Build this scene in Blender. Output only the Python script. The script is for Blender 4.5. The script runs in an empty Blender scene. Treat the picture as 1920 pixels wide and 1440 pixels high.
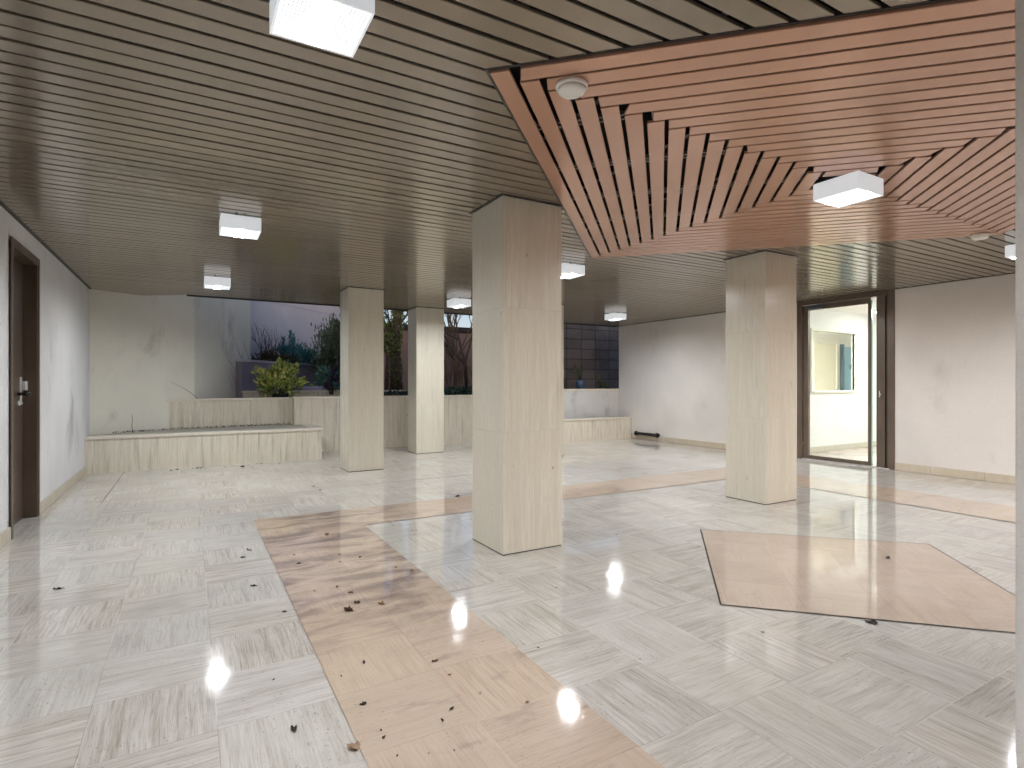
import bpy, bmesh, math, random
from mathutils import Vector, Matrix
random.seed(7)
scene = bpy.context.scene
COL = scene.collection
H = 2.40          # underside of the ceiling slats
CAMZ = 1.1414
R = math.radians

# ------------------------------------------------------------------ node helpers
class G:
    """small wrapper round a node tree"""
    def __init__(s, name):
        s.m = bpy.data.materials.new(name); s.m.use_nodes = True
        s.t = s.m.node_tree; s.t.nodes.clear()
        s.out = s.n('ShaderNodeOutputMaterial')
    def n(s, typ, **kw):
        x = s.t.nodes.new(typ)
        for k, v in kw.items(): setattr(x, k, v)
        return x
    def lk(s, a, b): s.t.links.new(a, b)
    def put(s, sock, v):
        if isinstance(v, bpy.types.NodeSocket): s.lk(v, sock)
        elif isinstance(v, (tuple, list)) and sock.type == 'RGBA' and len(v) == 3: sock.default_value = (*v, 1)
        else: sock.default_value = v
    def math(s, op, a, b=None, c=None, clamp=False):
        x = s.n('ShaderNodeMath', operation=op); x.use_clamp = clamp
        for i, v in enumerate((a, b, c)):
            if v is not None: s.put(x.inputs[i], v)
        return x.outputs[0]
    def sep(s, v):
        x = s.n('ShaderNodeSeparateXYZ'); s.put(x.inputs[0], v); return x.outputs
    def comb(s, a, b, c):
        x = s.n('ShaderNodeCombineXYZ')
        for i, v in enumerate((a, b, c)): s.put(x.inputs[i], v)
        return x.outputs[0]
    def vmul(s, v, k):
        x = s.n('ShaderNodeVectorMath', operation='MULTIPLY'); s.put(x.inputs[0], v); s.put(x.inputs[1], k); return x.outputs[0]
    def vadd(s, v, k):
        x = s.n('ShaderNodeVectorMath', operation='ADD'); s.put(x.inputs[0], v); s.put(x.inputs[1], k); return x.outputs[0]
    def noise(s, vec, scale=1., detail=3., rough=.5, dist=0.):
        x = s.n('ShaderNodeTexNoise'); s.put(x.inputs['Vector'], vec)
        x.inputs['Scale'].default_value = scale; x.inputs['Detail'].default_value = detail
        x.inputs['Roughness'].default_value = rough; x.inputs['Distortion'].default_value = dist
        return x.outputs[0]
    def step(s, v, lo, hi, a=0., b=1.):
        x = s.n('ShaderNodeMapRange', interpolation_type='SMOOTHSTEP'); s.put(x.inputs[0], v)
        x.inputs[1].default_value = lo; x.inputs[2].default_value = hi
        s.put(x.inputs[3], a); s.put(x.inputs[4], b)
        return x.outputs[0]
    def mix(s, f, a, b, mode='MIX'):
        x = s.n('ShaderNodeMix', data_type='RGBA', blend_type=mode)
        s.put(x.inputs[0], f); s.put(x.inputs[6], a); s.put(x.inputs[7], b); return x.outputs[2]
    def fmix(s, f, a, b):
        x = s.n('ShaderNodeMix', data_type='FLOAT'); s.put(x.inputs[0], f); s.put(x.inputs[2], a); s.put(x.inputs[3], b); return x.outputs[0]
    def pos(s): return s.n('ShaderNodeNewGeometry').outputs['Position']
    def obj(s): return s.n('ShaderNodeTexCoord').outputs['Object']
    def rnd(s): return s.n('ShaderNodeObjectInfo').outputs['Random']
    def island(s): return s.n('ShaderNodeNewGeometry').outputs['Random Per Island']
    def bump(s, h, strength=.3, dist=.01):
        x = s.n('ShaderNodeBump'); x.inputs['Strength'].default_value = strength
        x.inputs['Distance'].default_value = dist; s.put(x.inputs['Height'], h); return x.outputs[0]
    def bsdf(s, color, rough=.6, metal=0., ior=1.5, normal=None, **kw):
        x = s.n('ShaderNodeBsdfPrincipled')
        s.put(x.inputs['Base Color'], color); s.put(x.inputs['Roughness'], rough); s.put(x.inputs['Metallic'], metal)
        x.inputs['IOR'].default_value = ior
        if normal is not None: s.put(x.inputs['Normal'], normal)
        for k, v in kw.items(): s.put(x.inputs[k], v)
        s.lk(x.outputs[0], s.out.inputs[0]); return x

def plain(name, col, rough=.6, metal=0., var=.12, scale=9., bump=0.):
    g = G(name); p = g.obj()
    n = g.noise(p, scale, 4)
    c = g.mix(g.step(n, .3, .7), tuple(k*(1-var) for k in col), tuple(min(1, k*(1+var)) for k in col))
    r = g.step(n, .3, .7, max(0, rough-.06), min(1, rough+.06))
    g.bsdf(c, r, metal, normal=g.bump(g.noise(p, 220, 2), bump, .002) if bump else None)
    return g.m

# ------------------------------------------------------------------ materials
def floor_material(name, light, dark, pit, ox, oy, rot=0., stain=False, tile=.38):
    """basket-weave travertine tiles, veins turned by 90 degrees from tile to tile"""
    g = G(name); p = g.pos()
    sx, sy, _ = g.sep(p)
    if rot:
        c, s_ = math.cos(rot), math.sin(rot)
        x = g.math('ADD', g.math('MULTIPLY', sx, c), g.math('MULTIPLY', sy, s_))
        y = g.math('SUBTRACT', g.math('MULTIPLY', sy, c), g.math('MULTIPLY', sx, s_))
    else: x, y = sx, sy
    tx = g.math('DIVIDE', g.math('SUBTRACT', x, ox), tile); ty = g.math('DIVIDE', g.math('SUBTRACT', y, oy), tile)
    ix, iy = g.math('FLOOR', tx), g.math('FLOOR', ty)
    fx, fy = g.math('FRACT', tx), g.math('FRACT', ty)
    par = g.math('FLOORED_MODULO', g.math('ADD', ix, iy), 2.)
    wn = g.n('ShaderNodeTexWhiteNoise', noise_dimensions='3D'); g.put(wn.inputs[0], g.comb(ix, iy, ox))
    rv = wn.outputs[0]; rr, rg, rb = g.sep(wn.outputs[1])
    along = g.fmix(par, y, x); across = g.fmix(par, x, y)
    off = g.math('MULTIPLY', rv, 71.)
    wob = g.math('MULTIPLY', g.math('SUBTRACT', g.noise(g.comb(g.math('ADD', along, off), g.math('MULTIPLY', across, 3.), off), 3., 2), .5), .028)
    ac = g.math('ADD', across, wob)
    fine = g.noise(g.comb(g.math('MULTIPLY', ac, 95.), g.math('MULTIPLY', along, 3.5), off), 1., 5, .62)
    broad = g.noise(g.comb(g.math('MULTIPLY', ac, 22.), g.math('MULTIPLY', along, 1.1), off), 1., 3, .55)
    cloud = g.noise(g.comb(sx, sy, off), 3.2, 4, .6)
    holes = g.noise(g.comb(g.math('MULTIPLY', ac, 210.), g.math('MULTIPLY', along, 46.), off), 1., 3, .65)
    hair = g.noise(g.comb(g.math('MULTIPLY', ac, 330.), g.math('MULTIPLY', along, 9.), off), 1., 3, .6)
    v = g.math('ADD', g.math('MULTIPLY', g.step(fine, .40, .70), .44), g.math('MULTIPLY', g.step(broad, .44, .72), .30), clamp=True)
    v = g.math('ADD', v, g.math('MULTIPLY', g.step(hair, .45, .68), .42))
    v = g.math('MULTIPLY', v, g.fmix(rg, .62, 1.15), clamp=True)
    col = g.mix(v, light, dark)
    pm = g.math('MULTIPLY', g.step(holes, .61, .70), g.step(g.noise(g.comb(sx, sy, rb), 4., 3), .36, .60))
    col = g.mix(g.math('MULTIPLY', pm, .75), col, pit)
    lum = g.fmix(rr, .965, 1.03)
    tint = g.comb(g.math('MULTIPLY', lum, g.fmix(rg, .995, 1.015)), lum, g.math('MULTIPLY', lum, g.fmix(rb, .985, 1.02)))
    col = g.mix(1., col, tint, 'MULTIPLY')
    col = g.mix(g.step(cloud, .42, .75, 0., .22), col, tuple(k*.72 for k in dark))
    # thin joints, some of them pale with fresh grout
    ex = g.math('MINIMUM', fx, g.math('SUBTRACT', 1., fx)); ey = g.math('MINIMUM', fy, g.math('SUBTRACT', 1., fy))
    jm = g.math('LESS_THAN', g.math('MULTIPLY', g.math('MINIMUM', ex, ey), tile), .0011)
    jc = g.mix(g.step(g.noise(g.comb(sx, sy, 3.), 1.3, 2), .47, .55), tuple(k*.62 for k in dark), tuple(min(.9, k*1.25) for k in light))
    col = g.mix(g.math('MULTIPLY', jm, .5), col, jc)
    # trodden-in dirt
    d1 = g.noise(g.comb(g.math('MULTIPLY', sx, 1.6), g.math('MULTIPLY', sy, 4.2), 0.), 1.5, 5, .62, .4)
    if stain:
        zone = g.math('MULTIPLY', g.step(sy, 2.15, 3.0), g.math('SUBTRACT', 1., g.step(sx, 1.05, 2.4)))
        dm = g.math('MULTIPLY', g.math('MULTIPLY', g.step(d1, .40, .66), zone), .72)
        col = g.mix(dm, col, (.20, .155, .155))
        d2 = g.noise(g.comb(g.math('MULTIPLY', sx, 3.), g.math('MULTIPLY', sy, 7.), 4.), 1.2, 4, .6)
        col = g.mix(g.math('MULTIPLY', g.step(d2, .58, .74), .4), col, (.24, .19, .175))
    else:
        col = g.mix(g.step(d1, .60, .82, 0., .34), col, (.27, .245, .24))
        # dark movement joints
        ln = g.math('MULTIPLY', g.math('LESS_THAN', g.math('ABSOLUTE', g.math('SUBTRACT', sy, 6.335)), .006),
                    g.math('MULTIPLY', g.step(sx, 1.2, 1.9), g.step(sx, 4.2, 3.6)))
        l2 = g.math('MULTIPLY', g.math('LESS_THAN', g.math('ABSOLUTE', g.math('ADD', sx, .735)), .006), g.step(sy, 6.2, 7.2))
        col = g.mix(g.math('MULTIPLY', g.math('MAXIMUM', ln, l2), .8), col, (.06, .055, .05))
    rough = g.math('ADD', g.fmix(v, .048, .075), g.math('MULTIPLY', g.step(d1, .5, .8), .07))
    b = g.math('SUBTRACT', g.math('MULTIPLY', cloud, .25), g.math('MULTIPLY', pm, .5))
    b = g.math('SUBTRACT', b, g.math('MULTIPLY', jm, .5))
    b = g.math('ADD', b, g.math('MULTIPLY', rb, .2))
    g.bsdf(col, rough, ior=1.68, normal=g.bump(b, .03, .003))
    return g.m

def travertine(name, light, dark, rough=.38, grime=(.62, .80, .38)):
    """upright cladding with vertical veins"""
    g = G(name); x, y, z = g.sep(g.pos()); r = g.math('MULTIPLY', g.rnd(), 40.)
    isl = g.island()
    k = g.math('ADD', r, g.math('MULTIPLY', isl, 17.))
    xo = g.math('ADD', x, k); yo = g.math('ADD', y, k)
    fine = g.noise(g.comb(g.math('MULTIPLY', xo, 110.), g.math('MULTIPLY', yo, 110.), g.math('MULTIPLY', z, 2.6)), 1., 5, .65)
    broad = g.noise(g.comb(g.math('MULTIPLY', xo, 17.), g.math('MULTIPLY', yo, 17.), g.math('MULTIPLY', z, .7)), 1., 4, .55)
    blot = g.noise(g.vmul(g.comb(xo, yo, z), (1., 1., .6)), 2.1, 4)
    holes = g.noise(g.comb(g.math('MULTIPLY', xo, 190.), g.math('MULTIPLY', yo, 190.), g.math('MULTIPLY', z, 38.)), 1., 2, .5)
    hair = g.noise(g.comb(g.math('MULTIPLY', xo, 360.), g.math('MULTIPLY', yo, 360.), g.math('MULTIPLY', z, 11.)), 1., 3, .65)
    v = g.math('ADD', g.math('MULTIPLY', g.step(fine, .36, .70), .48), g.math('MULTIPLY', g.step(broad, .40, .74), .30), clamp=True)
    v = g.math('ADD', v, g.math('MULTIPLY', g.step(hair, .42, .68), .42), clamp=True)
    col = g.mix(v, light, dark)
    col = g.mix(g.step(blot, .40, .72, 0., .3), col, tuple(a*b for a, b in zip(light, (.92, .88, .80))))
    pm = g.math('MULTIPLY', g.step(holes, .66, .74), g.step(blot, .42, .6))
    col = g.mix(g.math('MULTIPLY', pm, .55), col, tuple(q*.4 for q in dark))
    # runs of grime with their own ragged shape
    gr = g.noise(g.comb(g.math('MULTIPLY', xo, 26.), g.math('MULTIPLY', yo, 26.), g.math('MULTIPLY', z, 1.5)), 1., 4, .6)
    col = g.mix(g.step(gr, grime[0], grime[1], 0., grime[2]), col, (.16, .145, .10))
    sc_ = g.noise(g.vmul(g.comb(xo, yo, z), (1., 1., .55)), 15., 3, .6)
    col = g.mix(g.step(sc_, .715, .75, 0., .5), col, (.17, .135, .085))
    g.bsdf(col, g.fmix(v, rough-.06, rough+.10), normal=g.bump(g.math('SUBTRACT', g.math('MULTIPLY', fine, .4), pm), .18, .003))
    return g.m

def plaster(name, col, stains=(.22, .20, .19), amount=.5, sc=1.3, seed=0.):
    g = G(name); p = g.vadd(g.pos(), (seed, seed*.7, seed*.3))
    x, y, z = g.sep(p)
    big = g.noise(p, .9, 3); grain = g.noise(p, 95, 3, .7); mid = g.noise(p, 26, 3, .6)
    c = g.mix(g.step(big, .3, .7), tuple(k*.93 for k in col), tuple(min(1, k*1.05) for k in col))
    c = g.mix(g.step(grain, .35, .7, 0., .16), c, tuple(k*.62 for k in col))
    s1 = g.noise(g.comb(g.math('MULTIPLY', x, 1.), g.math('MULTIPLY', y, 1.), g.math('MULTIPLY', z, .55)), sc*1.7, 5, .62, .3)
    c = g.mix(g.step(s1, .56, .78, 0., amount), c, stains)
    run = g.noise(g.comb(g.math('MULTIPLY', x, 8.), g.math('MULTIPLY', y, 8.), g.math('MULTIPLY', z, .6)), 1., 3, .6)
    c = g.mix(g.step(run, .58, .82, 0., amount*.25), c, stains)
    sp = g.noise(p, 130, 1); c = g.mix(g.step(sp, .70, .76, 0., .3), c, (.15, .14, .13))
    hb = g.math('ADD', grain, g.math('MULTIPLY', mid, .9))
    g.bsdf(c, .82, normal=g.bump(hb, .5, .004))
    return g.m

def slat_material(name, a, b, rough=.30, metal=.0, spots=True):
    g = G(name); x, y, z = g.sep(g.pos()); isl = g.island()
    n1 = g.noise(g.comb(x, y, isl), 1.1, 4); n2 = g.noise(g.comb(x, y, 0.), 160, 2, .7)
    c = g.mix(g.math('ADD', g.math('MULTIPLY', g.step(n1, .3, .7), .6), g.math('MULTIPLY', isl, .4)), a, b)
    c = g.mix(g.step(n2, .52, .75, 0., .20), c, tuple(k*.55 for k in a))
    if spots:
        zone = g.math('MULTIPLY', g.step(g.math('ABSOLUTE', g.math('SUBTRACT', y, 2.75)), .75, .15), g.step(g.math('ABSOLUTE', g.math('SUBTRACT', x, .25)), .95, .2))
        sp = g.math('MULTIPLY', g.step(g.noise(g.comb(x, y, 2.), 70, 3, .7), .64, .69), g.math('MULTIPLY', zone, g.step(g.noise(g.comb(x, y, 5.), 5, 2), .52, .62)))
        c = g.mix(g.math('MULTIPLY', sp, .75), c, (.62, .62, .58))
        st = g.step(g.noise(g.comb(x, y, 9.), 1.4, 4, .6), .56, .76, 0., .35)
        c = g.mix(st, c, tuple(k*.45 for k in a))
    rg = g.math('ADD', rough, g.math('MULTIPLY', g.math('SUBTRACT', n1, .5), .16))
    g.bsdf(c, rg, metal, ior=1.55, normal=g.bump(n2, .04, .0008))
    return g.m

def leaf_material(name, a, b, rough=.5, trans=.0):
    g = G(name); isl = g.island(); n = g.noise(g.pos(), 30, 2)
    c = g.mix(isl, a, b); c = g.mix(g.step(n, .4, .7, 0., .3), c, tuple(k*.5 for k in a))
    g.bsdf(c, rough)
    return g.m

def emitter(name, col, strength, cells=False):
    g = G(name); e = g.n('ShaderNodeEmission'); e.inputs[0].default_value = (*col, 1); e.inputs[1].default_value = strength
    g.lk(e.outputs[0], g.out.inputs[0]); return g.m

def thin_glass(name, tint=(.95, .98, .965)):
    g = G(name); fr = g.n('ShaderNodeLayerWeight'); fr.inputs[0].default_value = .5
    sch = g.math('ADD', .04, g.math('MULTIPLY', .9, g.math('POWER', fr.outputs[1], 5.)))
    t = g.n('ShaderNodeBsdfTransparent'); t.inputs[0].default_value = (*tint, 1)
    gl = g.n('ShaderNodeBsdfGlossy'); gl.inputs['Roughness'].default_value = .01
    mx = g.n('ShaderNodeMixShader'); g.lk(sch, mx.inputs[0])
    g.lk(t.outputs[0], mx.inputs[1]); g.lk(gl.outputs[0], mx.inputs[2]); g.lk(mx.outputs[0], g.out.inputs[0])
    return g.m

M = {}
M['floor'] = floor_material('travertine_floor', (.69, .665, .62), (.395, .35, .29), (.15, .12, .10), .46, 1.32)
M['pink'] = floor_material('pink_travertine', (.655, .53, .42), (.51, .39, .295), (.22, .13, .09), .46, 1.32, stain=True)
M['pink2'] = floor_material('pink_travertine_inlay', (.61, .495, .405), (.50, .39, .31), (.20, .13, .10), 3.82, -1.845, rot=math.pi/4)
M['pillar'] = travertine('pillar_travertine', (.735, .71, .62), (.53, .49, .395), .24)
M['planter'] = travertine('planter_travertine', (.76, .725, .63), (.52, .47, .38), .5, (.50, .76, .42))
M['cap'] = travertine('coping_stone', (.76, .725, .64), (.62, .57, .48), .5)
M['ledge'] = plaster('dirty_ledge_stone', (.47, .44, .37), (.15, .135, .11), .7, 1.6, 51.)
M['skirting'] = travertine('skirting_stone', (.62, .57, .47), (.46, .41, .32), .45)
M['plaster'] = plaster('rough_plaster', (.755, .74, .715), (.32, .30, .28), .30)
M['plaster_left'] = plaster('rough_plaster_grey', (.76, .76, .77), (.20, .19, .19), .6, 1.0, 3.4)
M['plaster_back'] = plaster('rough_plaster_ochre', (.775, .76, .68), (.20, .18, .17), .5, 1.0, 11.)
M['upstand'] = plaster('upstand_plaster', (.64, .64, .64), (.15, .15, .16), .7, 1.2, 21.)
M['concrete'] = plaster('raw_concrete', (.70, .72, .715), (.2, .2, .2), .3, 2., 5.)
M['slat'] = slat_material('taupe_slat', (.275, .232, .18), (.365, .31, .242), .17, .5)
M['copper'] = slat_material('copper_slat', (.555, .315, .215), (.62, .37, .265), .17, .4, False)
M['void'] = plain('black_void', (.006, .005, .005), .9, var=.3)
M['rail'] = plain('carrier_rail', (.05, .045, .045), .45, .5)
M['clip'] = plain('clip_metal', (.30, .27, .26), .4, .6)
M['trim'] = plain('dark_edge_trim', (.030, .028, .026), .5)
M['slab'] = plain('concrete_slab', (.18, .175, .17), .9, bump=.3)
def added_glow(name, col, glow):
    g = G(name); g.bsdf(col, .35, **{'Emission Color': (.88, .94, 1., 1.), 'Emission Strength': glow}); return g.m
M['lampbody'] = added_glow('lamp_housing_added_glow', (.80, .83, .86), .42)  # housing material given an added glow so the lamp sides look bright
M['lampglow'] = emitter('lamp_diffuser', (.92, .96, 1.), 3.2)
M['tube'] = emitter('lamp_tube', (.95, .975, 1.), 900.)
M['grid'] = plain('lamp_louvre', (.22, .23, .25), .3, .2, var=.03)
M['stud'] = plain('lamp_stud', (.75, .75, .72), .3, .8)
M['white'] = plain('white_plastic', (.86, .85, .81), .4, var=.03)
M['brown'] = plain('brown_paint', (.098, .068, .050), .38, .15, .15, 3.)
M['brownlight'] = plain('bronze_frame', (.150, .116, .090), .35, .35, .10, 3.)
M['black'] = plain('black_paint', (.014, .013, .013), .42)
M['chrome'] = plain('brushed_steel', (.78, .77, .77), .38, .55, .08, 20.)
M['knob'] = plain('dark_knob', (.03, .024, .02), .18, .4)
M['closer'] = plain('blue_grey_closer', (.09, .115, .135), .38, .3)
M['glass'] = thin_glass('clear_glass')
M['glassedge'] = plain('green_glass_edge', (.30, .66, .56), .15, var=.05)
M['soil'] = plain('dark_soil', (.030, .022, .016), .95, var=.5, scale=40., bump=.8)
M['cream'] = plain('cream_paint', (.78, .755, .66), .6, var=.03, scale=2.)
M['creamdoor'] = plain('cream_door_paint', (.76, .725, .60), .5, var=.03, scale=2.)
M['lobbywhite'] = plain('pale_paint', (.79, .78, .75), .6, var=.03, scale=2.)
M['lobbyfloor'] = plain('pink_lobby_stone', (.60, .49, .43), .2, var=.10, scale=3.)
M['blue'] = plain('blue_locker_paint', (.20, .40, .55), .4, var=.08, scale=3.)
M['bluedark'] = plain('dark_blue_paint', (.02, .06, .09), .4)
M['lobbylamp'] = emitter('lobby_lamp_glow', (1., .98, .93), 22.)
M['lobbyfill'] = emitter('unseen_lobby_fill_glow', (.86, .95, 1.), 420.)  # emission of the unseen fill added for the lobby
M['roomfill'] = emitter('inner_room_fill_glow', (1., .98, .93), 420.)  # emission of the unseen fill added for the inner room
M['garden_wall'] = plaster('pale_garden_wall', (.80, .76, .80), (.5, .48, .52), .35, .8, 31.)
M['low_wall'] = plaster('violet_grey_wall', (.28, .255, .33), (.14, .14, .18), .4, 1.2, 37.)
M['coping'] = plaster('pale_coping', (.52, .50, .55), (.2, .2, .22), .4, 2., 41.)
M['brick'] = plaster('brown_facade', (.20, .135, .12), (.09, .065, .06), .5, 1.1, 43.)
M['lilac'] = plaster('lilac_stone', (.55, .50, .72), (.3, .3, .4), .3, 2., 47.)
M['bark'] = plain('dark_bark', (.075, .055, .036), .9, var=.4, scale=30., bump=.8)
M['twig'] = plain('thin_twig', (.060, .042, .034), .9, var=.3)
M['ivy'] = leaf_material('ivy_leaf', (.08, .13, .025), (.25, .29, .08))
M['variegated'] = leaf_material('variegated_leaf', (.14, .27, .045), (.62, .60, .20))
M['conifer'] = leaf_material('blue_conifer_needles', (.015, .12, .14), (.05, .22, .23))
M['darkgreen'] = leaf_material('dark_green_leaf', (.025, .05, .024), (.15, .18, .11), .3)
M['hedge'] = leaf_material('olive_hedge_leaf', (.030, .028, .010), (.085, .070, .02))
M['teal'] = leaf_material('teal_leaf', (.03, .12, .11), (.15, .28, .25))
M['purple'] = leaf_material('purple_leaf', (.030, .020, .06), (.075, .05, .15))
M['groundivy'] = leaf_material('ground_ivy_leaf', (.010, .035, .028), (.05, .09, .06))
M['rust'] = leaf_material('rust_twig', (.12, .055, .02), (.22, .12, .03))
M['pot'] = plain('dark_plastic_pot', (.02, .03, .028), .5)
M['bluepot'] = plain('blue_glazed_pot', (.06, .11, .19), .25, var=.4, scale=40.)
M['leafdark'] = plain('dark_dead_leaf', (.022, .013, .010), .7, var=.5, scale=60.)
M['leafbrown'] = plain('brown_dead_leaf', (.095, .045, .022), .7, var=.5, scale=60.)
M['leaftan'] = plain('tan_dead_leaf', (.36, .235, .15), .65, var=.3, scale=60.)
M['leafrust'] = plain('rust_dead_leaf', (.26, .13, .055), .65, var=.3, scale=60.)
M['earth'] = plain('garden_earth', (.05, .04, .03), .95, var=.4, scale=3., bump=.5)
M['asphalt'] = plain('forecourt_asphalt', (.06, .06, .06), .9, var=.2, scale=8.)

def tile_wall_material():
    g = G('dark_concrete_blocks'); x, y, z = g.sep(g.pos())
    tx = g.math('DIVIDE', x, .42); tz = g.math('DIVIDE', g.math('SUBTRACT', z, .08), .235)
    fx, fz = g.math('FRACT', tx), g.math('FRACT', tz)
    wn = g.n('ShaderNodeTexWhiteNoise', noise_dimensions='2D'); g.put(wn.inputs[0], g.comb(g.math('FLOOR', tx), g.math('FLOOR', tz), 0.))
    c = g.mix(wn.outputs[0], (.19, .16, .145), (.25, .22, .205))
    c = g.mix(g.step(g.noise(g.pos(), 2.2, 5, .6), .45, .7, 0., .6), c, (.11, .092, .085))
    e = g.math('MINIMUM', g.math('MULTIPLY', g.math('MINIMUM', fx, g.math('SUBTRACT', 1., fx)), .42), g.math('MULTIPLY', g.math('MINIMUM', fz, g.math('SUBTRACT', 1., fz)), .235))
    c = g.mix(g.math('LESS_THAN', e, .006), c, (.03, .026, .025))
    g.bsdf(c, .85, normal=g.bump(g.noise(g.pos(), 60, 3), .4, .004)); return g.m
M['blocks'] = tile_wall_material()

# ------------------------------------------------------------------ mesh helpers
class MB:
    def __init__(s): s.bm = bmesh.new(); s.mi = 0
    def face(s, pts):
        vs = [s.bm.verts.new(p) for p in pts]
        f = s.bm.faces.new(vs); f.material_index = s.mi; return f
    def prism(s, poly, z0, z1):
        """closed prism over a plan polygon"""
        n = len(poly); a = sum(poly[i][0]*poly[(i+1) % n][1]-poly[(i+1) % n][0]*poly[i][1] for i in range(n))
        if a < 0: poly = poly[::-1]
        lo = [s.bm.verts.new((x, y, z0)) for x, y in poly]; hi = [s.bm.verts.new((x, y, z1)) for x, y in poly]
        fs = [s.bm.faces.new(lo[::-1]), s.bm.faces.new(hi)]
        for i in range(n):
            j = (i+1) % n; fs.append(s.bm.faces.new((lo[i], lo[j], hi[j], hi[i])))
        for f in fs: f.material_index = s.mi
        return fs
    def box(s, x0, x1, y0, y1, z0, z1, bev=0.):
        fs = s.prism([(x0, y0), (x1, y0), (x1, y1), (x0, y1)], z0, z1)
        if bev:
            es = list({e for f in fs for e in f.edges})
            bmesh.ops.bevel(s.bm, geom=es, offset=bev, segments=2, profile=.6, affect='EDGES', material=s.mi)
        return s
    def tube(s, pts, rad, n=8, cap=True):
        pts = [Vector(p) for p in pts]
        if not isinstance(rad, (list, tuple)): rad = [rad]*len(pts)
        rings = []
        up = Vector((.31, .17, .93))
        for i, p in enumerate(pts):
            d = (pts[min(i+1, len(pts)-1)]-pts[max(i-1, 0)]).normalized()
            a = d.cross(up)
            if a.length < .05: a = d.cross(Vector((1, 0, 0)))
            a.normalize(); b = d.cross(a)
            rings.append([s.bm.verts.new(p+(a*math.cos(t)+b*math.sin(t))*rad[i]) for t in [2*math.pi*k/n for k in range(n)]])
        for r0, r1 in zip(rings, rings[1:]):
            for k in range(n):
                f = s.bm.faces.new((r0[k], r0[(k+1) % n], r1[(k+1) % n], r1[k])); f.material_index = s.mi; f.smooth = n > 5
        if cap:
            for r in (rings[0][::-1], rings[-1]):
                f = s.bm.faces.new(r); f.material_index = s.mi
        return s
    def lathe(s, prof, c=(0, 0, 0), n=32):
        rings = [[s.bm.verts.new((c[0]+r*math.cos(2*math.pi*k/n), c[1]+r*math.sin(2*math.pi*k/n), c[2]+z)) for k in range(n)] for r, z in prof]
        for r0, r1 in zip(rings, rings[1:]):
            for k in range(n):
                f = s.bm.faces.new((r0[k], r0[(k+1) % n], r1[(k+1) % n], r1[k])); f.material_index = s.mi; f.smooth = True
        for r in (rings[0], rings[-1]):
            f = s.bm.faces.new(r); f.material_index = s.mi
        return s
    def leaf(s, p, d, size, w=.5, fold=.25):
        """one folded leaf from p along d"""
        d = d.normalized(); a = d.cross(Vector((random.uniform(-1, 1), random.uniform(-1, 1), random.uniform(-1, 1))))
        if a.length < 1e-3: return
        a.normalize(); nrm = d.cross(a)
        tip = p+d*size; m = p+d*size*.45
        l = m+a*size*w*.5+nrm*size*fold*.5; r_ = m-a*size*w*.5+nrm*size*fold*.5
        v = [s.bm.verts.new(q) for q in (p, l, tip, r_)]
        f = s.bm.faces.new((v[0], v[1], v[2])); f.material_index = s.mi
        f = s.bm.faces.new((v[0], v[2], v[3])); f.material_index = s.mi
    def build(s, name, mats, parent=None, loc=None, smooth=False):
        me = bpy.data.meshes.new(name)
        bmesh.ops.recalc_face_normals(s.bm, faces=s.bm.faces[:])
        s.bm.to_mesh(me); s.bm.free()
        for m in (mats if isinstance(mats, (list, tuple)) else [mats]): me.materials.append(M[m])
        o = bpy.data.objects.new(name, me); COL.objects.link(o)
        if smooth:
            for f in me.polygons: f.use_smooth = True
        if parent: o.parent = parent
        if loc: o.location = loc
        return o

def tag(o, label, cat, group=None):
    o['label'] = label; o['category'] = cat
    if group: o['group'] = group
    return o
def thing(name, label, cat, loc=(0, 0, 0), rz=0., group=None):
    o = bpy.data.objects.new(name, None); COL.objects.link(o); o.empty_display_size = .1
    o.location = loc; o.rotation_euler = (0, 0, rz); return tag(o, label, cat, group)
def struct(o): o['kind'] = 'structure'; return o
def copy_tree(root, loc, rz=0., label=None, scale=None):
    r = root.copy(); COL.objects.link(r); r.location = loc; r.rotation_euler = (0, 0, rz)
    if label: r['label'] = label
    if scale: r.scale = (scale,)*3
    for ch in list(root.children):
        c = ch.copy(); COL.objects.link(c); c.parent = r
        for g_ in list(ch.children):
            d = g_.copy(); COL.objects.link(d); d.parent = c
    return r

# ------------------------------------------------------------------ the ground and the stone floor
b = MB(); b.box(-60, 60, -60, 80, -.6, -.12); struct(b.build('ground', 'asphalt'))
b = MB(); b.box(-3, 14.4, 10.56, 40, -.11, .86); struct(b.build('garden_terrain', 'earth'))
b = MB(); b.box(-1.35, 8.22, -3.2, 10.4, -.11, 0.); floor = struct(b.build('stone_floor', 'floor'))
CX, CY = 3.462, 1.955                       # centre of the turned square
b = MB()
def sheet(bm, poly, z): bm.face([(x, y, z) for x, y in poly])
sheet(b, [(.46, -3.0), (1.22, -3.0), (1.22, 4.50), (5.86, 4.50), (5.86, -3.0), (6.63, -3.0), (6.63, 5.13), (.46, 5.13)], .004)
b.build('pink_border', 'pink', floor)
b = MB(); hs = .765*math.sqrt(2)
sheet(b, [(CX-hs, CY), (CX, CY-hs), (CX+hs, CY), (CX, CY+hs)], .004)
b.build('pink_inlay', 'pink2', floor)
b = MB(); o_, i_ = hs+.012, hs+.0005
dia = lambda r: [(CX-r, CY), (CX, CY-r), (CX+r, CY), (CX, CY+r)]
for k in range(4):
    a0, a1 = dia(o_), dia(i_)
    sheet(b, [a0[k], a0[(k+1) % 4], a1[(k+1) % 4], a1[k]], .004)
b.build('black_edging', 'black', floor)

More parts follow.
